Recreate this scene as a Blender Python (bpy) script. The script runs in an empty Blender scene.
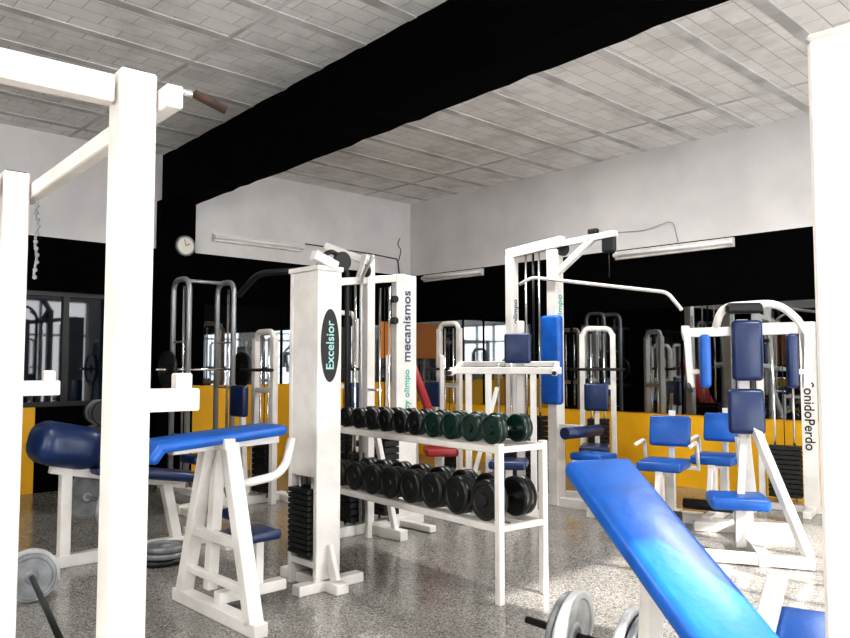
import bpy, bmesh, math, random
from mathutils import Vector, Matrix, Euler
random.seed(4)
RZ=-46.4
CORNER=Vector((-.23,11.8,0))
H=3.87
# ------------------------------------------------------------------ materials
def nt(name):
    m=bpy.data.materials.new(name); m.use_nodes=True
    t=m.node_tree; return m,t,t.nodes['Principled BSDF']
def simple(name,col,rough=.4,metal=0,coat=0,noise=0,nscale=8,bump=0,bscale=60,spec=None):
    m,t,b=nt(name)
    b.inputs['Base Color'].default_value=(*col,1)
    b.inputs['Roughness'].default_value=rough
    b.inputs['Metallic'].default_value=metal
    if spec is not None: b.inputs['Specular IOR Level'].default_value=spec
    if coat: b.inputs['Coat Weight'].default_value=coat; b.inputs['Coat Roughness'].default_value=.2
    tc=t.nodes.new('ShaderNodeTexCoord')
    if noise:
        n=t.nodes.new('ShaderNodeTexNoise'); n.inputs['Scale'].default_value=nscale; n.inputs['Detail'].default_value=6
        t.links.new(tc.outputs['Object'],n.inputs['Vector'])
        r=t.nodes.new('ShaderNodeValToRGB')
        r.color_ramp.elements[0].position=.35; r.color_ramp.elements[1].position=.6
        r.color_ramp.elements[0].color=(*[c*(1-noise) for c in col],1); r.color_ramp.elements[1].color=(*col,1)
        t.links.new(n.outputs['Fac'],r.inputs['Fac']); t.links.new(r.outputs['Color'],b.inputs['Base Color'])
    if bump:
        n2=t.nodes.new('ShaderNodeTexNoise'); n2.inputs['Scale'].default_value=bscale; n2.inputs['Detail'].default_value=4
        t.links.new(tc.outputs['Object'],n2.inputs['Vector'])
        bp=t.nodes.new('ShaderNodeBump'); bp.inputs['Strength'].default_value=bump; bp.inputs['Distance'].default_value=.01
        t.links.new(n2.outputs['Fac'],bp.inputs['Height']); t.links.new(bp.outputs['Normal'],b.inputs['Normal'])
    return m
WHITE=simple('white_enamel',(.77,.745,.705),.38,noise=.16,nscale=5)
PLASTER=simple('white_plaster',(.74,.72,.71),.85,noise=.12,nscale=1.5,bump=.15,bscale=30)
BLACKW=simple('black_wall_paint',(.0015,.0015,.002),.9,spec=.05)
YELLOW=simple('yellow_wall_paint',(.88,.47,.012),.5,noise=.10,nscale=3)
ORANGE=simple('orange_board',(.75,.25,.03),.5)
BLUE=simple('blue_vinyl',(.005,.115,.48),.40,coat=.15,noise=.25,nscale=7,bump=.28,bscale=16)
NAVY=simple('navy_vinyl',(.004,.022,.095),.36,coat=.2,noise=.25,nscale=8,bump=.25,bscale=16)
RED=simple('red_vinyl',(.28,.012,.015),.45,coat=.1)
BLACK=simple('black_rubber',(.008,.008,.009),.5)
IRON=simple('black_iron',(.007,.008,.008),.32,noise=.3,nscale=20)
GREENI=simple('green_black_iron',(.002,.026,.018),.3,noise=.6,nscale=20)
GREY=simple('grey_iron',(.28,.29,.30),.4,.3,noise=.35,nscale=14)
LGREY=simple('pale_iron',(.58,.59,.59),.4,.1,noise=.3,nscale=10)
CHROME=simple('chrome',(.75,.75,.76),.15,1)
RUST=simple('rusty_grip',(.05,.025,.015),.7,noise=.5,nscale=30)
STEEL=simple('grey_steel_tube',(.42,.43,.44),.35,.5)
FACE=simple('clock_face',(.75,.72,.62),.5)
TEAL=simple('teal_ink',(.02,.40,.33),.5)
INK=simple('dark_blue_ink',(.03,.06,.13),.5)
SIGNP=simple('sign_pale_green',(.35,.60,.58),.5)
LAMPM=simple('lamp_diffuser',(.9,.9,.9),.4)
ALU=simple('black_window_frame',(.012,.012,.013),.4)
def mirror_mat():
    m,t,b=nt('mirror_glass'); b.inputs['Base Color'].default_value=(.40,.42,.43,1)
    b.inputs['Metallic'].default_value=1; b.inputs['Roughness'].default_value=.025; return m
MIRROR=mirror_mat()
def glass_mat(name,tint):
    m,t,b=nt(name); out=t.nodes['Material Output']
    tr=t.nodes.new('ShaderNodeBsdfTransparent'); tr.inputs[0].default_value=(*tint,1)
    gl=t.nodes.new('ShaderNodeBsdfGlossy'); gl.inputs['Roughness'].default_value=.03
    mx=t.nodes.new('ShaderNodeMixShader'); mx.inputs[0].default_value=.08
    t.links.new(tr.outputs[0],mx.inputs[1]); t.links.new(gl.outputs[0],mx.inputs[2]); t.links.new(mx.outputs[0],out.inputs[0]); return m
DGLASS=glass_mat('smoked_glass',(.022,.03,.04))
def floor_mat():
    m,t,b=nt('terrazzo'); L=t.links
    tc=t.nodes.new('ShaderNodeTexCoord')
    v=t.nodes.new('ShaderNodeTexVoronoi'); v.inputs['Scale'].default_value=130
    L.new(tc.outputs['Object'],v.inputs['Vector'])
    r=t.nodes.new('ShaderNodeValToRGB'); e=r.color_ramp; e.interpolation='CONSTANT'
    e.elements[0].color=(.13,.12,.11,1); e.elements[0].position=0
    e.elements[1].color=(.27,.26,.235,1); e.elements[1].position=.18
    for p,c in((.5,(.34,.325,.295,1)),(.74,(.23,.22,.195,1)),(.87,(.46,.44,.40,1))):
        x=e.elements.new(p); x.color=c
    sep=t.nodes.new('ShaderNodeSeparateColor'); L.new(v.outputs['Color'],sep.inputs[0]); L.new(sep.outputs[0],r.inputs['Fac'])
    n=t.nodes.new('ShaderNodeTexNoise'); n.inputs['Scale'].default_value=1.2; n.inputs['Detail'].default_value=5
    L.new(tc.outputs['Object'],n.inputs['Vector'])
    r2=t.nodes.new('ShaderNodeValToRGB'); r2.color_ramp.elements[0].position=.3; r2.color_ramp.elements[0].color=(.76,.76,.76,1); r2.color_ramp.elements[1].position=.7
    L.new(n.outputs['Fac'],r2.inputs['Fac'])
    mx=t.nodes.new('ShaderNodeMix'); mx.data_type='RGBA'; mx.blend_type='MULTIPLY'; mx.inputs[0].default_value=1
    L.new(r.outputs['Color'],mx.inputs[6]); L.new(r2.outputs['Color'],mx.inputs[7])
    bk=t.nodes.new('ShaderNodeTexBrick'); bk.offset=0; bk.inputs['Scale'].default_value=1; bk.inputs['Brick Width'].default_value=.4; bk.inputs['Row Height'].default_value=.4
    bk.inputs['Mortar Size'].default_value=.002; bk.inputs['Color1'].default_value=(1,1,1,1); bk.inputs['Color2'].default_value=(.95,.95,.95,1); bk.inputs['Mortar'].default_value=(.75,.75,.75,1)
    L.new(tc.outputs['Object'],bk.inputs['Vector'])
    m2=t.nodes.new('ShaderNodeMix'); m2.data_type='RGBA'; m2.blend_type='MULTIPLY'; m2.inputs[0].default_value=1
    L.new(mx.outputs[2],m2.inputs[6]); L.new(bk.outputs['Color'],m2.inputs[7]); L.new(m2.outputs[2],b.inputs['Base Color'])
    b.inputs['Roughness'].default_value=.17
    return m
FLOOR=floor_mat()
def ceil_mat():
    m,t,b=nt('painted_ceiling_blocks'); L=t.links
    tc=t.nodes.new('ShaderNodeTexCoord')
    mp=t.nodes.new('ShaderNodeMapping'); mp.inputs['Rotation'].default_value=(0,0,math.radians(90)); L.new(tc.outputs['Object'],mp.inputs['Vector'])
    bk=t.nodes.new('ShaderNodeTexBrick'); bk.offset=.5; bk.inputs['Scale'].default_value=1
    bk.inputs['Brick Width'].default_value=.36; bk.inputs['Row Height'].default_value=.17
    bk.inputs['Mortar Size'].default_value=.005; bk.inputs['Mortar Smooth'].default_value=.4
    bk.inputs['Color1'].default_value=(.88,.865,.85,1); bk.inputs['Color2'].default_value=(.80,.785,.77,1); bk.inputs['Mortar'].default_value=(.52,.51,.49,1)
    L.new(mp.outputs[0],bk.inputs['Vector'])
    n=t.nodes.new('ShaderNodeTexNoise'); n.inputs['Scale'].default_value=2.2; n.inputs['Detail'].default_value=8; n.inputs['Roughness'].default_value=.65; L.new(tc.outputs['Object'],n.inputs['Vector'])
    r=t.nodes.new('ShaderNodeValToRGB'); r.color_ramp.elements[0].position=.34; r.color_ramp.elements[0].color=(.78,.78,.77,1); r.color_ramp.elements[1].position=.54
    L.new(n.outputs['Fac'],r.inputs['Fac'])
    mx=t.nodes.new('ShaderNodeMix'); mx.data_type='RGBA'; mx.blend_type='MULTIPLY'; mx.inputs[0].default_value=1
    L.new(bk.outputs['Color'],mx.inputs[6]); L.new(r.outputs['Color'],mx.inputs[7]); L.new(mx.outputs[2],b.inputs['Base Color'])
    bp=t.nodes.new('ShaderNodeBump'); bp.invert=True; bp.inputs['Strength'].default_value=.5; bp.inputs['Distance'].default_value=.01
    L.new(bk.outputs['Fac'],bp.inputs['Height']); L.new(bp.outputs['Normal'],b.inputs['Normal']); b.inputs['Roughness'].default_value=.8
    return m
CEIL=ceil_mat()
JOIST=simple('grey_joist_concrete',(.66,.66,.65),.85,noise=.35,nscale=2.5,bump=.2)

# ------------------------------------------------------------------ mesh builder
class M:
    def __init__(s,name,loc=(0,0),rot=RZ,z=0):
        s.name=name; s.loc=Vector((loc[0],loc[1],z)); s.rot=rot
        s.v=[]; s.f=[]; s.mi=[]; s.sm=[]; s.mats=[]; s.labels=[]
    def idx(s,mat):
        if mat not in s.mats: s.mats.append(mat)
        return s.mats.index(mat)
    def add(s,vs,fs,mat,smooth):
        o=len(s.v); s.v+= [tuple(v) for v in vs]; i=s.idx(mat)
        for k,f in enumerate(fs):
            s.f.append([a+o for a in f]); s.mi.append(i); s.sm.append(smooth if isinstance(smooth,bool) else smooth[k])
    def cube(s,mat4,size,mat,bev,seg=1,smooth=False):
        bm=bmesh.new(); bmesh.ops.create_cube(bm,size=1)
        bmesh.ops.scale(bm,vec=Vector(size),verts=bm.verts)
        if bev: bmesh.ops.bevel(bm,geom=list(bm.edges),offset=min(bev,min(size)*.49),segments=seg,profile=.5,affect='EDGES')
        bm.transform(mat4); bm.verts.index_update()
        s.add([v.co.copy() for v in bm.verts],[[v.index for v in f.verts] for f in bm.faces],mat,smooth); bm.free()
    def box(s,c,size,mat,bev=.003,rot=(0,0,0)):
        s.cube(Matrix.Translation(c)@Euler([math.radians(a) for a in rot]).to_matrix().to_4x4(),size,mat,bev)
    def pad(s,c,size,mat,rot=(0,0,0),r=.025):
        s.cube(Matrix.Translation(c)@Euler([math.radians(a) for a in rot]).to_matrix().to_4x4(),size,mat,r,4,True)
    def frame(s,p,q,up=None):
        p=Vector(p);q=Vector(q);z=(q-p).normalized()
        u=Vector(up) if up else (Vector((0,0,1)) if abs(z.z)<.95 else Vector((0,1,0)))
        x=u.cross(z).normalized(); y=z.cross(x)
        m=Matrix((x,y,z)).transposed().to_4x4(); m.translation=(p+q)/2; return m,(q-p).length
    def beam(s,p,q,w,mat=None,h=None,bev=.004,up=None):
        m,l=s.frame(p,q,up); s.cube(m,(w,h or w,l),mat or WHITE,bev)
    def padbeam(s,p,q,w,h,mat,r=.03,up=None):
        m,l=s.frame(p,q,up); s.cube(m,(w,h,l),mat,r,4,True)
    def lathe(s,c,axis,prof,mat,seg=28):
        axis=Vector(axis).normalized(); m,_=s.frame(Vector(c),Vector(c)+axis)
        R=m.to_3x3(); c=Vector(c); vs=[];fs=[]
        for (r,h) in prof:
            for k in range(seg):
                a=2*math.pi*k/seg; vs.append(c+R@Vector((r*math.cos(a),r*math.sin(a),h)))
        sm=[]
        for i in range(len(prof)-1):
            sl=abs(prof[i][0]-prof[i+1][0])<1e-6
            for k in range(seg):
                k2=(k+1)%seg; fs.append([i*seg+k,i*seg+k2,(i+1)*seg+k2,(i+1)*seg+k]); sm.append(sl)
        fs.append([k for k in range(seg)][::-1]); sm.append(False)
        fs.append([(len(prof)-1)*seg+k for k in range(seg)]); sm.append(False)
        s.add(vs,fs,mat,sm)
    def rod(s,p,q,r,mat,seg=14):
        p=Vector(p);q=Vector(q); s.lathe(p,q-p,[(r,0),(r,(q-p).length)],mat,seg)
    def plate(s,c,axis,R,th,mat,hub=None):
        h=th/2
        s.lathe(c,axis,[(R*.25,-h*.9),(R*.3,-h*.5),(R*.8,-h*.5),(R*.84,-h),(R*.97,-h),(R,-h*.7),(R,h*.7),(R*.97,h),(R*.84,h),(R*.8,h*.5),(R*.3,h*.5),(R*.25,h*.9)],mat,32)
        s.lathe(c,axis,[(R*.2,-h*1.2),(R*.2,h*1.2)],hub or mat,20)
    def pipe(s,pts,r,mat,fil=.1,seg=12):
        P=[Vector(p) for p in pts]; out=[P[0]]
        for i in range(1,len(P)-1):
            a=(P[i-1]-P[i]);b=(P[i+1]-P[i]); d=min(fil,a.length*.49,b.length*.49)
            A=P[i]+a.normalized()*d;B=P[i]+b.normalized()*d
            for k in range(7):
                t=k/6; out.append(A*(1-t)**2+P[i]*2*t*(1-t)+B*t*t)
        out.append(P[-1]); vs=[];fs=[]; n=None
        for i,p in enumerate(out):
            t=(out[min(i+1,len(out)-1)]-out[max(i-1,0)]).normalized()
            if n is None: n=t.orthogonal().normalized()
            n=(n-t*n.dot(t)).normalized(); b=t.cross(n)
            for k in range(seg):
                a=2*math.pi*k/seg; vs.append(p+(n*math.cos(a)+b*math.sin(a))*r)
        for i in range(len(out)-1):
            for k in range(seg):
                k2=(k+1)%seg; fs.append([i*seg+k,i*seg+k2,(i+1)*seg+k2,(i+1)*seg+k])
        fs.append(list(range(seg))[::-1]); fs.append([(len(out)-1)*seg+k for k in range(seg)])
        s.add(vs,fs,mat,True)
    def stack(s,x,y,w,d,z0,z1,top,n=12,mat=None):
        ph=(z1-z0)/n
        for i in range(n): s.box((x,y,z0+ph*(i+.5)),(w,d,ph*.84),mat or BLACK,.003)
        for sx in(-1,1): s.rod((x+sx*w*.3,y,z0-.05),(x+sx*w*.3,y,top),.011,CHROME,10)
        s.rod((x,y,z1),(x,y,top),.004,BLACK,6)
    def label(s,text,loc,rot,size,mat): s.labels.append((text,loc,rot,size,mat))
    def done(s):
        me=bpy.data.meshes.new(s.name); me.from_pydata(s.v,[],s.f); me.update()
        for m in s.mats: me.materials.append(m)
        me.polygons.foreach_set('material_index',s.mi); me.polygons.foreach_set('use_smooth',s.sm)
        bm=bmesh.new(); bm.from_mesh(me); bmesh.ops.recalc_face_normals(bm,faces=bm.faces); bm.to_mesh(me); bm.free()
        o=bpy.data.objects.new(s.name,me); bpy.context.collection.objects.link(o)
        o.location=s.loc; o.rotation_euler=(0,0,math.radians(s.rot))
        for(text,loc,rot,size,mat) in s.labels:
            cu=bpy.data.curves.new('lettering','FONT'); cu.body=text; cu.size=size; cu.extrude=.0015; cu.align_x='CENTER'; cu.align_y='CENTER'
            cu.offset=size*.01
            cu.materials.append(mat); t=bpy.data.objects.new('lettering',cu); bpy.context.collection.objects.link(t)
            t.parent=o; t.location=loc; t.rotation_euler=[math.radians(a) for a in rot]
        return o
def room(name): return M(name,(CORNER.x,CORNER.y),RZ)
def loc2w(x,y):
    p=CORNER+Matrix.Rotation(math.radians(RZ),3,'Z')@Vector((x,y,0)); return (p.x,p.y)
def bx(m,x0,x1,y0,y1,z0,z1,mat,bev=0):
    m.box(((x0+x1)/2,(y0+y1)/2,(z0+z1)/2),(x1-x0,y1-y0,z1-z0),mat,bev)
XM,YM=12.,-11.
# ------------------------------------------------------------------ room shell
m=room('floor'); bx(m,-.2,XM+.2,YM-.2,.2,-.1,0,FLOOR); m.done()
m=room('ceiling'); bx(m,-.2,XM+.2,YM-.2,.2,H,H+.15,CEIL)
x=.35
while x<XM: bx(m,x,x+.09,YM,0,H-.007,H+.01,JOIST); x+=.62
y=-.9
while y>YM: bx(m,0,XM,y-.04,y,H-.005,H+.01,JOIST); y-=2.1
m.done()
m=room('wall_right')
bx(m,0,XM,0,.2,0,.8,YELLOW); bx(m,0,XM,0,.2,.8,2.73,BLACKW); bx(m,0,XM,0,.2,2.73,H,PLASTER); m.done()
m=room('wall_back')
bx(m,-.2,0,-4.1,.2,0,1.1,YELLOW); bx(m,-.2,0,-4.1,.2,1.1,2.73,BLACKW); bx(m,-.2,0,-4.1,.2,2.73,H,PLASTER)
bx(m,-.2,0,-5.38,-4.1,0,.9,BLACKW); bx(m,-.2,0,-5.62,-5.38,0,.9,YELLOW); bx(m,-.2,0,YM-.2,-5.62,0,.9,BLACKW); bx(m,-.2,0,YM-.2,-4.1,2.73,H,PLASTER); bx(m,-.2,0,YM-.2,-4.1,2.15,2.73,BLACKW)
bx(m,-.2,0,-4.6,-4.1,.9,2.15,BLACKW); bx(m,-.2,0,-7.0,-6.5,.9,2.15,BLACKW); bx(m,-.2,0,YM-.2,-9,.9,2.15,BLACKW); m.done()
for i,(a,b) in enumerate(((-6.5,-4.6),(-9,-7.0))):
    m=room('window_%d'%(i+1)); bx(m,-.12,-.10,a,b,.9,2.15,DGLASS)
    n=4
    for k in range(n+1):
        yy=a+(b-a)*k/n; bx(m,-.14,-.06,max(a,yy-.03),min(b,yy+.03),.9,2.15,ALU)
    bx(m,-.14,-.06,a,b,.9,.95,ALU); bx(m,-.14,-.06,a,b,2.1,2.15,ALU); m.done()
m=room('wall_front')
ops=[(-4.0,-.5),(-8.6,-4.8)]
bx(m,XM,XM+.2,YM-.2,.2,3.05,H,PLASTER); bx(m,XM,XM+.2,-.5,.2,0,3.05,PLASTER); bx(m,XM,XM+.2,-4.8,-4.0,0,3.05,PLASTER); bx(m,XM,XM+.2,YM-.2,-8.6,0,3.05,PLASTER)
m.done()
for i,(a,b) in enumerate(ops):
    m=room('window_%d'%(i+3))
    for k in range(4):
        yy=a+(b-a)*k/3; bx(m,XM+.05,XM+.12,max(a,yy-.03),min(b,yy+.03),0,3.05,ALU)
    for z in(0,2.1,3.0): bx(m,XM+.05,XM+.12,a,b,z,z+.05,ALU)
    m.done()
m=room('wall_left')
bx(m,0,XM,YM-.2,YM,0,1.0,YELLOW); bx(m,0,XM,YM-.2,YM,2.7,H,PLASTER)
bx(m,0,3.5,YM-.2,YM,1,2.7,BLACKW); bx(m,5.5,6.5,YM-.2,YM,1,2.7,BLACKW); bx(m,9.5,XM,YM-.2,YM,1,2.7,BLACKW); m.done()
for i,(a,b) in enumerate(((3.5,5.5),(6.5,9.5))):
    m=room('window_%d'%(i+5))
    for k in range(5):
        xx=a+(b-a)*k/4; bx(m,max(a,xx-.03),min(b,xx+.03),YM-.12,YM-.05,1,2.7,ALU)
    bx(m,a,b,YM-.12,YM-.05,1.0,1.05,ALU); bx(m,a,b,YM-.12,YM-.05,2.1,2.15,ALU); bx(m,a,b,YM-.12,YM-.05,2.65,2.7,ALU); m.done()
# mirrors
m=room('wall_mirror')
bx(m,.05,9.0,-.012,-.002,.8,2.0,MIRROR)
xx=.05
while xx<9.1: bx(m,xx-.012,xx+.012,-.02,-.001,.8,2.0,BLACKW); xx+=1.49
m.done()
m=room('wall_mirror')
bx(m,.002,.012,-3.5,-.05,1.1,2.1,MIRROR)
for yy in(-.06,-1.2,-2.35,-3.49): bx(m,.001,.02,yy-.015,yy+.015,1.1,2.1,BLACKW)
m.done()
m=room('notice_board'); bx(m,.014,.04,-.62,-.12,1.45,2.0,ORANGE,.005); m.done()
m=room('notice_board'); bx(m,1.2,2.0,YM,YM+.03,1.35,2.1,ORANGE,.005); m.done()
# beam & column
d=Vector((.647,-.763,0)); n=Vector((.763,.647,0))
m=M('trim_1',(0,0),0)
p0=Vector((-3.24,9.12,0))-d*.45
zb,zt=3.29,H-.001; N=60; vs=[]
for i in range(N+1):
    q=p0+d*(11.5*i/N); j=lambda:random.uniform(-.008,.008)
    a=q+n*j(); b=q+n*(.35+j()); z=zb+j()
    vs+=[(a.x,a.y,z),(b.x,b.y,z),(b.x,b.y,zt),(a.x,a.y,zt)]
fs=[[0,1,2,3],[4*N+3,4*N+2,4*N+1,4*N]]
for i in range(N):
    for k in range(4): k2=(k+1)%4; fs.append([4*i+k,4*i+4+k,4*i+4+k2,4*i+k2])
m.add(vs,fs,BLACKW,False); m.done()
m=room('trim_2'); bx(m,0,.12,-4.10,-3.66,0,3.3,BLACKW); m.done()
m=room('wall_clock'); cx,cy,cz=.122,-3.80,2.78
m.lathe((cx,cy,cz),(1,0,0),[(.125,0),(.125,.03),(.115,.04),(.102,.04),(.10,.03)],GREY,32)
m.lathe((cx+.03,cy,cz),(1,0,0),[(.10,0),(.10,.003)],FACE,32)
m.beam((cx+.037,cy,cz),(cx+.037,cy+.05,cz+.03),.008,BLACK); m.beam((cx+.037,cy,cz),(cx+.037,cy-.02,cz+.08),.006,BLACK); m.done()
def lamp(x0,y0,x1,y1,z,nx,ny):
    m=room('fluorescent_lamp'); a=Vector((x0,y0,z));b=Vector((x1,y1,z)); o=Vector((nx,ny,0))
    m.beam(a+o*.03,b+o*.03,.10,WHITE,.05,up=(nx,ny,0.001)); 
    m.rod(a+o*.085,b+o*.085,.018,LAMPM,14)
    for q in(a+(b-a)*.02,b+(a-b)*.02): m.beam(q+o*.03,q+o*.10,.05,WHITE)
    m.done()
lamp(3.7,-.001,5.15,-.001,2.66,0,-1); lamp(.35,-.001,1.55,-.001,2.66,0,-1); lamp(.001,-3.38,.001,-2.04,2.95,1,0)
m=room('electrical_cable')
m.pipe([(.02,-1.98,3.02),(.02,-.8,3.0),(.02,-.28,2.97),(.02,-.25,2.75)],.008,BLACK,.05,8)
m.pipe([(.02,-.26,2.95),(.04,-.22,3.12),(.03,-.3,3.2),(.03,-.24,3.3)],.006,BLACK,.05,8); m.done()
m=room('electrical_cable')
m.pipe([(3.66,-.02,2.95),(4.1,-.02,2.92),(4.45,-.02,3.0),(4.5,-.02,2.74)],.004,GREY,.1,8); m.done()

# ------------------------------------------------------------------ squat racks
m=M('squat_rack',(-.705,1.80),40.1)
W=.086
for (x,y) in((0,0),(0,1.24),(-.95,0),(-.95,1.24)):
    m.beam((x,y,0),(x,y,2.05),W,WHITE,bev=.005); m.box((x,y,2.052),(.07,.07,.004),BLACK)
m.beam((-.90,0,2.0),(-.05,0,2.0),.05,WHITE,.065); m.beam((-.90,1.24,2.0),(-.05,1.24,2.0),.06,WHITE,.08)
m.beam((.068,-.09,1.99),(.068,1.35,1.99),.042,WHITE,.055); m.beam((-.95,.05,2.0),(-.95,1.19,2.0),.06,WHITE,.08)
m.rod((.08,-.07,2.01),(.13,-.075,2.01),.009,CHROME); m.rod((.12,-.075,2.012),(.20,-.085,1.985),.011,RUST)
for y in(0,1.24):
    m.beam((.04,y,1.265),(.17,y,1.265),.06,WHITE,.055); m.beam((.135,y,1.29),(.135,y,1.33),.04,WHITE)
    m.beam((-.9,y,.12),(-.05,y,.12),.07,WHITE); m.beam((-.95,y,.04),(.06,y,.04),.09,WHITE,.08)
m.beam((-.9,1.24,1.265),(-.05,1.24,1.265),.06,WHITE,.055)
for k in range(22):
    m.lathe((.06+.002*(k%2),1.16+.015*math.sin(k*.7),1.94-.013*k),(1,k%2,0),[(.008,-.003),(.008,.003)],GREY,8)
m.done()
m=M('squat_rack',(.915,1.62),-46.4)
for (x,y) in((0,0),(1.0,0),(0,.75),(1.0,.75)): m.beam((x,y,0),(x,y,2.06),.12,WHITE,.11,bev=.01); m.box((x,y,2.065),(.122,.112,.015),WHITE,.007)
for y in(0,.75): m.beam((.06,y,1.9),(.94,y,1.9),.07,WHITE); m.beam((-.0,y,.04),(1.0,y,.04),.1,WHITE,.08)
m.beam((0,.06,1.2),(0,.69,1.2),.06,WHITE)
m.done()

# ------------------------------------------------------------------ preacher curl bench
m=M('preacher_curl_bench',(-1.12,4.17),RZ)
m.beam((-.45,0,.035),(.45,0,.035),.08,WHITE,.07)
m.beam((0,.0,.10),(0,.42,.10),.07,WHITE,.06)
m.beam((-.38,0,.05),(-.11,0,.93),.07,WHITE,.08); m.beam((.38,0,.05),(.11,0,.93),.07,WHITE,.08)
m.beam((-.11,.02,.12),(-.11,.06,.93),.06,WHITE); 
m.beam((-.27,0,.42),(.27,0,.42),.05,WHITE); m.beam((-.34,0,.2),(.34,0,.2),.04,WHITE)
m.beam((-.16,-.02,.93),(.16,-.02,.93),.06,WHITE); m.beam((0,-.28,.91),(0,.36,.93),.07,WHITE,.05)
m.padbeam((0,-.39,.935),(0,.36,.985),.27,.06,BLUE,.028); m.padbeam((0,-.43,.86),(0,-.36,.955),.26,.06,BLUE,.028)
m.pipe([(.11,.0,.70),(.13,.33,.74),(.1,.40,.93)],.024,WHITE,.15)
m.beam((0,.25,.1),(0,.25,.36),.05,WHITE); m.pad((.06,.16,.42),(.24,.28,.055),NAVY,(0,0,0),.025)
m.done()
# ------------------------------------------------------------------ cable column with weight stack
m=M('weight_stack_tower',(-.69,4.78),RZ)
for sx in(-1,1): m.beam((sx*.135,0,.0),(sx*.135,0,1.93),.035,WHITE,.18,up=(0,1,0))
m.box((0,.085,.97),(.235,.012,1.9),BLACK); m.box((0,-.01,1.30),(.235,.155,1.26),WHITE,.003)
m.box((0,0,1.945),(.32,.20,.03),WHITE); m.box((0,-.0,.15),(.24,.17,.04),WHITE)
m.stack(0,-.055,.215,.13,.2,.60,.68,12)
m.beam((-.30,0,.03),(.30,0,.03),.09,WHITE,.06); m.beam((.135,-.22,.03),(.135,.26,.03),.08,WHITE,.06)
m.beam((.15,0,.26),(.23,0,0.06),.03,WHITE,.07)
m.beam((.14,.05,1.96),(.14,-.12,2.02),.06,WHITE); m.lathe((.14,.1,2.0),(1,0,0),[(.06,-.015),(.06,.015)],BLACK)
m.pipe([(-.13,.0,1.96),(-.7,.0,1.99),(-.95,0,1.85)],.022,BLACK,.12)
vs=[];N=32
for sx in(.1535,.158):
    for k in range(N): a=2*math.pi*k/N; vs.append((sx,-.0+.068*math.cos(a),1.47+.225*math.sin(a)))
m.add(vs,[list(range(N)),[N+k for k in range(N)]]+[[k,(k+1)%N,N+(k+1)%N,N+k] for k in range(N)],BLACK,False)
m.label('Excelsior',(.160,0,1.47),(90,-90,90),.082,SIGNP)
m.done()

# ------------------------------------------------------------------ dumbbell rack
RR=-51.7; RO=Vector((.423,4.37,0)); RM=Matrix.Rotation(math.radians(RR),4,'Z')
L=1.85
m=M('dumbbell_rack',(RO.x,RO.y),RR)
for x in(0,-L):
    for y in(0,.36): m.beam((x,y,0),(x,y,.90),.042,WHITE)
    for z in(.42,.865): m.beam((x,.02,z),(x,.34,z),.035,WHITE)
for z in(.42,.865):
    for y in(0,.36): m.beam((-L,y,z),(0,y,z),.035,WHITE,.04)
    for y in(.12,.25): m.beam((-L,y,z-.005),(0,y,z-.005),.02,WHITE)
m.done()
def dumbbell(x,z,R,w,mat):
    p=RO+RM@Vector((x,.18,0))
    m=M('dumbbell',(p.x,p.y),RR+random.uniform(-3,3),z)
    m.rod((0,-.10,0),(0,.10,0),.016,CHROME)
    for s in(-1,1):
        c=s*(.07+w/2)
        m.lathe((0,c,0),(0,s,0),[(R*.9,-w/2),(R,-w/2+.008),(R,-.004),(R*.96,0),(R,.004),(R,w/2-.008),(R*.9,w/2),(R*.75,w/2),(R*.7,w/2-.006),(R*.35,w/2-.006),(R*.3,w/2+.006)],mat,28)
    m.done()
x=-.12;i=0
while x>-L+.06:
    R=.085-.0012*i; dumbbell(x,.886+R,R,.075,GREENI if i<4 else IRON); x-=2*R+.016; i+=1
x=-.15;i=0
while x>-L+.08:
    R=.118-.003*i; dumbbell(x,.441+R,R,.10,IRON); x-=2*R+.012; i+=1

# ------------------------------------------------------------------ incline bench foreground right
m=M('incline_bench',(.905,2.16),18.7)
m.padbeam((0,.0,.515),(0,.80,.975),.285,.075,BLUE,.035)
m.pad((0,-.26,.46),(.32,.46,.075),BLUE,(0,0,0),.03)
m.beam((0,.0,.44),(0,.72,.85),.06,WHITE); m.beam((0,-.5,.39),(0,.02,.40),.06,WHITE)
m.beam((0,.45,.66),(0,.5,.06),.06,WHITE); m.beam((0,-.45,.38),(0,-.5,.06),.06,WHITE)
m.beam((0,-.5,.04),(0,.55,.04),.07,WHITE); m.beam((-.25,.55,.03),(.25,.55,.03),.07,WHITE,.06); m.beam((-.25,-.5,.03),(.25,-.5,.03),.07,WHITE,.06)
m.beam((.0,.06,.46),(.20,.10,.52),.045,WHITE,.05); m.beam((.13,.10,.55),(.34,.26,.66),.06,WHITE,.03); m.padbeam((.15,-.02,.47),(.36,.16,.57),.18,.07,BLUE,.03)
m.done()
m=M('loaded_dumbbell_bar',(.76,3.10),-25,z=.30)
m.rod((-.34,0,.0),(.30,0,0),.016,IRON); m.rod((-.06,0,0),(.06,0,0),.02,IRON)
for s in(-1,1):
    m.plate((s*.12,0,0),(1,0,0),.185,.035,LGREY,GREY); m.plate((s*.162,0,0),(1,0,0),.165,.03,GREY); m.lathe((s*.2,0,0),(1,0,0),[(.03,-.015),(.03,.015)],CHROME)
o=m.done(); o.rotation_euler=(0,math.radians(6),math.radians(-35)); o.location=(.72,3.20,.205)

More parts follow.
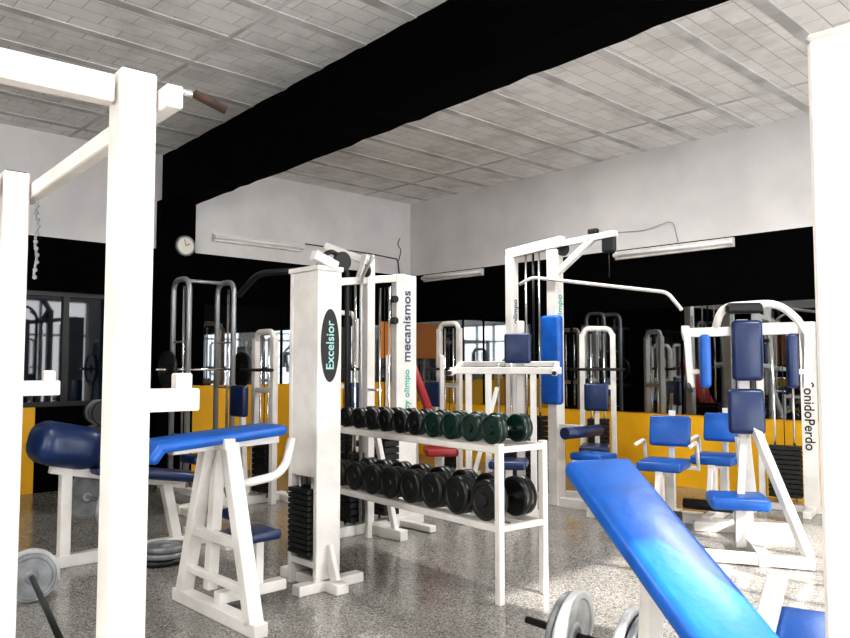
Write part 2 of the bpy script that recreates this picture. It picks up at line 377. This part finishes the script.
m=M('barbell',(-2.25,4.42),math.degrees(math.atan2(-.84,.54)),z=.152)
m.rod((-.18,0,0),(1.95,0,0),.015,IRON)
for x,mt,r in((0,LGREY,.15),(.04,GREY,.13),(1.78,LGREY,.15),(1.82,GREY,.13)): m.plate((x,0,0),(1,0,0),r,.032,mt,GREY)
m.done()
def flat_plates(pos,ks):
    m=M('weight_plate_pile',pos,0); z=0
    for i,(r,mt) in enumerate(ks):
        m.plate((.012*((i*7)%3-1),.01*((i*5)%3-1),z+.02),(0,0,1),r,.036,mt,GREY); z+=.04
    m.done()
flat_plates((-1.80,5.32),((.17,IRON),(.17,GREY),(.14,GREY))); flat_plates((-2.62,4.75),((.15,GREY),(.13,LGREY)))
m=M('leg_curl_bench',(-2.17,5.42),RZ+90)
m.beam((-.5,0,.04),(.7,0,.04),.08,WHITE); m.beam((-.5,-.3,.03),(-.5,.3,.03),.07,WHITE); m.beam((.7,-.35,.03),(.7,.35,.03),.07,WHITE)
m.beam((-.35,0,.05),(-.35,0,.66),.07,WHITE); m.beam((.45,0,.05),(.35,0,.5),.07,WHITE)
m.beam((-.45,0,.66),(.5,0,.46),.06,WHITE)
m.pad((-.36,0,.81),(.42,.40,.29),NAVY,(0,12,0),.11); m.padbeam((-.2,0,.64),(.62,0,.50),.32,.07,NAVY,.03)
m.rod((-.1,-.46,.40),(-.1,.42,.40),.014,CHROME)
for s in(-1,1):
    for k,r in enumerate((.16,.13)): m.plate((-.1,s*(.3+.04*k),.40),(0,1,0),r,.03,GREY,LGREY)
m.pipe([(.6,0,.45),(.8,0,.4),(.85,0,.2)],.025,WHITE,.08)
m.rod((.85,-.25,.2),(.85,.25,.2),.045,NAVY)
m.done()
def plate_tree(pos):
    m=M('weight_plate_tree',pos,RZ)
    m.beam((0,0,0),(0,0,1.0),.06,WHITE); m.beam((-.25,0,.03),(.25,0,.03),.06,WHITE); m.beam((0,-.25,.03),(0,.25,.03),.06,WHITE)
    for z,r in((.28,.2),(.62,.17),(.9,.12)):
        m.rod((-.16,0,z),(.16,0,z),.014,CHROME)
        for s in(-1,1):
            for k in range(2): m.plate((s*(.06+.04*k),0,z),(1,0,0),r,.035,IRON if k else GREY)
    m.done()
plate_tree((-3.1,7.3))

def lat_pulldown(pos,rot,h=2.58):
    m=M('lat_pulldown_machine',pos,rot)
    m.beam((0,0,0),(0,0,h-.1),.11,WHITE,.13); m.beam((-.55,0,0),(-.55,0,h-.1),.09,WHITE,.11)
    m.beam((-.6,0,h-.08),(.1,0,h-.02),.08,WHITE,.1); m.beam((0,0,h-.35),(.45,-.0,h-.04),.06,WHITE,.06); m.beam((0,0,h-.05),(.70,-.0,h-.02),.06,WHITE,.06)
    m.beam((-.66,0,.04),(.62,0,.04),.09,WHITE); m.beam((-.66,-.2,.04),(-.66,.35,.04),.08,WHITE); m.beam((.58,-.3,.04),(.58,.3,.04),.08,WHITE)
    m.stack(-.28,0,.28,.12,.12,.85,h-.1,14)
    for x in(.1,.62): m.lathe((x,0,h-.1),(0,1,0),[(.065,-.015),(.065,.015)],BLACK)
    m.rod((.62,0,h-.15),(.62,0,h-.42),.006,BLACK,6)
    m.box((.62,0,h-.10),(.15,.05,.18),BLACK,.02); m.box((.45,0,h+.03),(.10,.06,.05),BLACK,.01)
    m.pad((.03,-.10,1.4),(.23,.09,.86),BLUE,(0,0,0),.035)
    m.pad((.42,0,.5),(.34,.3,.07),BLUE); m.beam((.42,0,.05),(.42,0,.46),.07,WHITE)
    m.beam((0,0,.75),(.3,0,.75),.06,WHITE); m.rod((.3,-.28,.72),(.3,.28,.72),.055,NAVY)
    m.pipe([(-.35,-.12,h-.42),(-.2,-.10,h-.36),(1.2,-.0,h-.60),(1.33,.0,h-.76)],.017,WHITE,.06)
    m.pipe([(-.28,.02,h-.1),(-.28,.02,1.2)],.008,BLACK,.05,8)
    m.label('olimpo',(0.056,0,1.9),(90,-90,90),.10,TEAL); m.label('olimpo',(-0.504,0,1.9),(90,-90,90),.09,INK)
    m.done()
lat_pulldown((1.28,7.45),RZ)

m=M('shoulder_press_machine',(.67,6.85),-12)
m.beam((-.45,0,1.30),(.55,0,1.30),.07,WHITE,.06); m.beam((-.45,.35,1.36),(.5,.35,1.36),.05,WHITE)
for x in(-.28,-.10,.3): m.beam((x,0,0),(x,0,1.3),.055,WHITE)
m.beam((.18,.12,.04),(.18,.12,1.75),.07,WHITE); m.pad((.16,.05,1.5),(.24,.08,.27),NAVY)
m.beam((-.4,0,.04),(.4,0,.04),.07,WHITE); m.beam((.18,-.5,.04),(.18,.35,.04),.07,WHITE); m.beam((-.28,-.4,.04),(-.28,.35,.04),.07,WHITE)
m.pad((.1,-.2,.5),(.32,.36,.07),NAVY); m.beam((.1,-.2,.05),(.1,-.2,.47),.06,WHITE)
for x in(-.4,.5): m.beam((x,0,1.3),(x,-.3,1.28),.045,WHITE); m.rod((x,-.28,1.28),(x,-.42,1.28),.018,BLACK); m.beam((x,0,1.3),(x,.35,1.36),.045,WHITE)
m.beam((-.28,0,.2),(-.02,0,1.15),.04,WHITE)
m.stack(.02,.28,.2,.1,.1,.7,1.36,10)
m.done()
m=M('red_incline_bench',(-.02,7.4),5)
m.padbeam((.16,-.10,.62),(-.12,.22,1.42),.20,.08,RED,.03,up=(1,0,.4)); m.pad((.14,-.28,.55),(.3,.34,.07),RED)
m.beam((.14,-.4,.03),(-.02,.5,.03),.07,WHITE); m.beam((.14,-.15,.05),(.14,-.15,.52),.06,WHITE); m.beam((-.02,.42,.04),(-.08,.25,1.2),.05,WHITE)
m.beam((-.3,.5,.03),(.2,.5,.03),.06,WHITE); m.beam((-.05,-.4,.03),(.25,-.4,.03),.06,WHITE)
for x in(-.32,.24): m.beam((x,.5,.0),(x,.5,1.45),.045,WHITE)
m.done()

m=M('cable_crossover_machine',(-.47,6.25),RZ)
m.beam((0,0,0),(0,0,2.22),.09,WHITE,.08); m.beam((0,.40,0),(0,.40,2.12),.07,WHITE,.23,up=(0,1,0)); m.beam((-.05,-.34,0),(-.05,-.34,2.05),.06,WHITE)
m.beam((0,-.4,2.0),(0,.4,2.1),.06,WHITE); m.beam((-.0,-.0,2.2),(-.32,-.2,2.35),.06,WHITE); m.beam((0,-.02,2.25),(0.02,-.12,2.02),.05,WHITE)
m.pipe([(-.02,-.2,.1),(-.02,-.2,2.15),(-.02,-.36,2.28),(-.02,-.5,2.15),(-.02,-.5,1.2)],.02,BLACK,.14)
m.pipe([(.06,-.12,.1),(.06,-.12,2.05),(.3,-.2,2.2)],.014,STEEL,.1)
m.stack(0,.18,.2,.16,.12,.9,2.0,14); m.stack(-.05,-.14,.2,.14,.1,.65,2.0,10)
m.beam((0,-.5,.04),(0,.6,.04),.08,WHITE); m.beam((-.5,0,.04),(.45,0,.04),.08,WHITE); m.beam((-.4,.36,.03),(.4,.36,.03),.07,WHITE,.05)
m.beam((.05,0,1.0),(.35,.0,.06),.045,WHITE)
for k,z in enumerate((1.15,.95)): m.rod((.0,-.02,z),(.22,-.05,z),.012,CHROME)
for z in(1.9,1.72): m.rod((.02,.22,z),(.10,.22,z),.03,BLACK)
m.lathe((.02,.0,2.12),(0,1,0),[(.055,-.06),(.055,-.03)],BLACK)
m.label('mecanismos',(.040,.40,1.68),(90,-90,90),.125,INK)
m.label('by olimpo',(.040,.40,1.14),(90,-90,90),.085,TEAL)
m.done()

def smith(pos,rot):
    m=M('smith_machine',pos,rot)
    for y in(-.25,.28):
        m.pipe([(-.25,y,.03),(-.25,y,2.28),(.12,y,2.28),(.12,y,.03)],.03,STEEL,.14)
        m.beam((-.5,y,.03),(.5,y,.03),.07,WHITE); m.rod((.0,y,.06),(.0,y,2.2),.014,CHROME)
        for z in(.6,1.1,1.6): m.rod((-.25,y,z),(.12,y,z),.012,STEEL)
    m.rod((-.06,-.27,2.27),(-.06,.3,2.27),.02,STEEL); m.rod((0,-.55,1.3),(0,.6,1.3),.014,CHROME)
    for y in(-.42,.46): m.plate((0,y,1.3),(0,1,0),.2,.04,IRON)
    m.done()
smith((-2.42,8.35),RZ)
def row_station(pos,rot,hh=1.62,pm=NAVY):
    m=M('seated_row_machine',pos,rot)
    for x in(-.17,.17): m.beam((x,0,0),(x,0,hh),.06,WHITE)
    m.pipe([(-.17,0,hh-.03),(-.13,0,hh+.06),(.13,0,hh+.06),(.17,0,hh-.03)],.03,WHITE,.05)
    m.stack(0,0,.24,.12,.1,.75,hh,12)
    m.beam((0,-.9,.04),(0,.25,.04),.08,WHITE); m.beam((-.3,.2,.03),(.3,.2,.03),.07,WHITE); m.beam((-.28,-.85,.03),(.28,-.85,.03),.07,WHITE)
    m.pad((0,-.6,.48),(.3,.42,.07),pm); m.beam((0,-.6,.05),(0,-.6,.45),.06,WHITE)
    m.beam((0,-.2,.05),(0,-.25,1.0),.05,WHITE); m.pad((0,-.28,1.0),(.26,.07,.3),pm)
    m.beam((-.17,0,1.1),(.17,0,1.1),.05,WHITE); m.rod((-.3,-.1,1.3),(.3,-.1,1.3),.016,BLACK)
    m.done()
row_station((-1.6,7.6),RZ); row_station((-.95,8.9),RZ+90,1.9); row_station((.3,9.4),RZ,1.8)
row_station((1.95,8.6),RZ+30,1.7)
row_station(loc2w(1.0,-9.2),RZ+90,1.8); row_station(loc2w(2.4,-9.8),RZ+180,1.9); smith(loc2w(1.1,-7.9),RZ+90); smith(loc2w(3.4,-9.3),RZ)
row_station(loc2w(.9,-6.7),RZ+90,1.7); plate_tree(loc2w(2.2,-8.2)); row_station(loc2w(5.0,-10),RZ+180,1.9); row_station(loc2w(10.6,-2.4),RZ-90,1.9); smith(loc2w(10.5,-4.6),RZ)

m=M('pec_deck_machine',(2.42,5.75),-14)
m.beam((0,.12,0),(0,.12,1.70),.08,WHITE); m.beam((-.42,.08,1.60),(.42,.08,1.62),.06,WHITE,.07)
m.pipe([(-.20,.08,1.62),(-.15,.06,1.80),(.25,.06,1.82),(.42,.06,1.66),(.44,.02,1.30)],.03,WHITE,.1)
for s in(-1,1):
    m.beam((s*.42,.08,1.63),(s*.42,-.06,1.56),.06,WHITE); m.beam((s*.42,-.06,1.58),(s*.40,-.08,1.18),.05,WHITE)
    m.pad((s*.30,-.12,1.38),(.08,.10,.40),BLUE if s<0 else NAVY,(0,0,0),.03); m.beam((s*.42,-.08,1.3),(s*.30,-.10,1.3),.035,WHITE)
m.pad((.02,.03,1.46),(.22,.09,.46),NAVY,(0,0,0),.035); m.pad((.0,.02,1.0),(.26,.09,.34),NAVY,(-8,0,0),.035)
m.pad((-.12,-.28,.38),(.40,.36,.09),BLUE,(0,0,0),.035); m.beam((-.1,-.25,.05),(-.1,-.25,.34),.07,WHITE)
m.beam((0,.12,.85),(-.1,-.28,.34),.05,WHITE)
m.beam((.0,.5,.04),(0,-.6,.04),.08,WHITE); m.beam((-.45,-.5,.04),(.3,-.6,.04),.08,WHITE,.07); m.beam((-.35,.5,.04),(.4,.5,.04),.08,WHITE)
m.beam((.02,.08,1.0),(.28,-.55,.06),.06,WHITE); m.beam((-.02,.1,.8),(.02,.1,.3),.10,WHITE)
m.box((0,.02,1.78),(.26,.10,.08),BLACK,.02); m.rod((-.42,-.1,1.2),(-.42,-.24,1.16),.018,BLACK)
m.done()
def leg_ext(pos,rot,sc=1,pm=BLUE):
    m=M('leg_extension_machine',pos,rot)
    m.pad((0,.20,.78),(.34,.08,.26),pm,(-12,0,0)); m.pad((0,-.05,.52),(.36,.42,.08),pm)
    m.beam((0,-.25,.47),(0,.22,.47),.06,WHITE); m.beam((0,.24,.45),(0,.30,.95),.05,WHITE); m.beam((0,.2,.04),(0,.2,.46),.07,WHITE)
    m.beam((0,-.2,.04),(0,-.2,.46),.07,WHITE); m.beam((0,-.45,.04),(0,.45,.04),.08,WHITE); m.beam((-.22,.42,.03),(.22,.42,.03),.07,WHITE); m.beam((-.2,-.4,.03),(.2,-.4,.03),.07,WHITE)
    for s in(-1,1): m.pipe([(s*.22,.25,.45),(s*.22,.2,.7),(s*.22,-.1,.68)],.016,WHITE,.08); m.beam((0,.22,.47),(s*.22,.25,.47),.035,WHITE)
    m.beam((0,-.26,.45),(0,-.36,.15),.04,WHITE); m.rod((-.2,-.38,.16),(.2,-.38,.16),.045,BLACK)
    m.done()
leg_ext((2.02,6.45),-30); leg_ext((2.62,6.85),-35)
m=M('weight_stack_frame',(3.55,7.05),RZ+12)
m.beam((0,0,0),(0,0,1.75),.13,WHITE,.10); m.beam((-.42,0,0),(-.42,0,1.75),.06,WHITE)
m.beam((-.45,0,1.72),(.05,0,1.72),.06,WHITE); m.stack(-.22,0,.28,.12,.12,.6,1.7,11)
m.beam((-.5,0,.03),(.3,0,.03),.07,WHITE,.06); m.beam((0,-.35,.03),(0,.3,.03),.07,WHITE,.06)
m.label('SonidoPerdo',(.0,-.053,.88),(90,90,0),.12,BLACK)
m.done()

# ------------------------------------------------------------------ light
w=bpy.data.worlds.new('sky'); bpy.context.scene.world=w; w.use_nodes=True
bg=w.node_tree.nodes['Background']; bg.inputs[0].default_value=(.95,.97,1,1); bg.inputs[1].default_value=6
def sun(dirloc,elev,st):
    s=bpy.data.lights.new('sun','SUN'); s.energy=st; s.angle=.01; s.color=(1,.96,.92)
    o=bpy.data.objects.new('sun',s); bpy.context.collection.objects.link(o)
    a=math.radians(RZ); v=Matrix.Rotation(a,3,'Z')@Vector((dirloc[0],dirloc[1],0)).normalized()
    v=(v*math.cos(math.radians(elev))+Vector((0,0,math.sin(math.radians(elev)))))
    o.rotation_euler=v.to_track_quat('Z','Y').to_euler()
sun((1,.1),25,12)
def area(name,x,y,z,sx,sy,e,rot=(0,0,0)):
    l=bpy.data.lights.new(name,'AREA'); l.shape='RECTANGLE'; l.size=sx; l.size_y=sy; l.energy=e; l.color=(1,.98,.96)
    o=bpy.data.objects.new(name,l); bpy.context.collection.objects.link(o)
    a=math.radians(RZ); p=CORNER+Matrix.Rotation(a,3,'Z')@Vector((x,y,z)); o.location=p; o.rotation_euler=(rot[0],rot[1],rot[2]+a)
area('added_fill_light',4,-2.5,3.75,1.4,.15,70); area('added_fill_light',8,-3,3.75,1.4,.15,80); area('added_fill_light',5,-8.5,3.75,1.4,.15,50); area('added_fill_light',9.5,-8.5,3.75,1.4,.15,90)  # added fill lights under the ceiling to brighten the room, no fixtures modelled

cam=bpy.data.cameras.new('camera'); cam.sensor_width=36; cam.lens=760/850*36; cam.clip_start=.05
co=bpy.data.objects.new('camera',cam); bpy.context.collection.objects.link(co); co.location=(0,0,1.35); co.rotation_euler=(math.radians(93.46),0,0)
bpy.context.scene.camera=co
vs=bpy.context.scene.view_settings; vs.view_transform='Standard'; vs.exposure=.22
try: vs.look='Medium High Contrast'
except Exception as e: print('look',e)
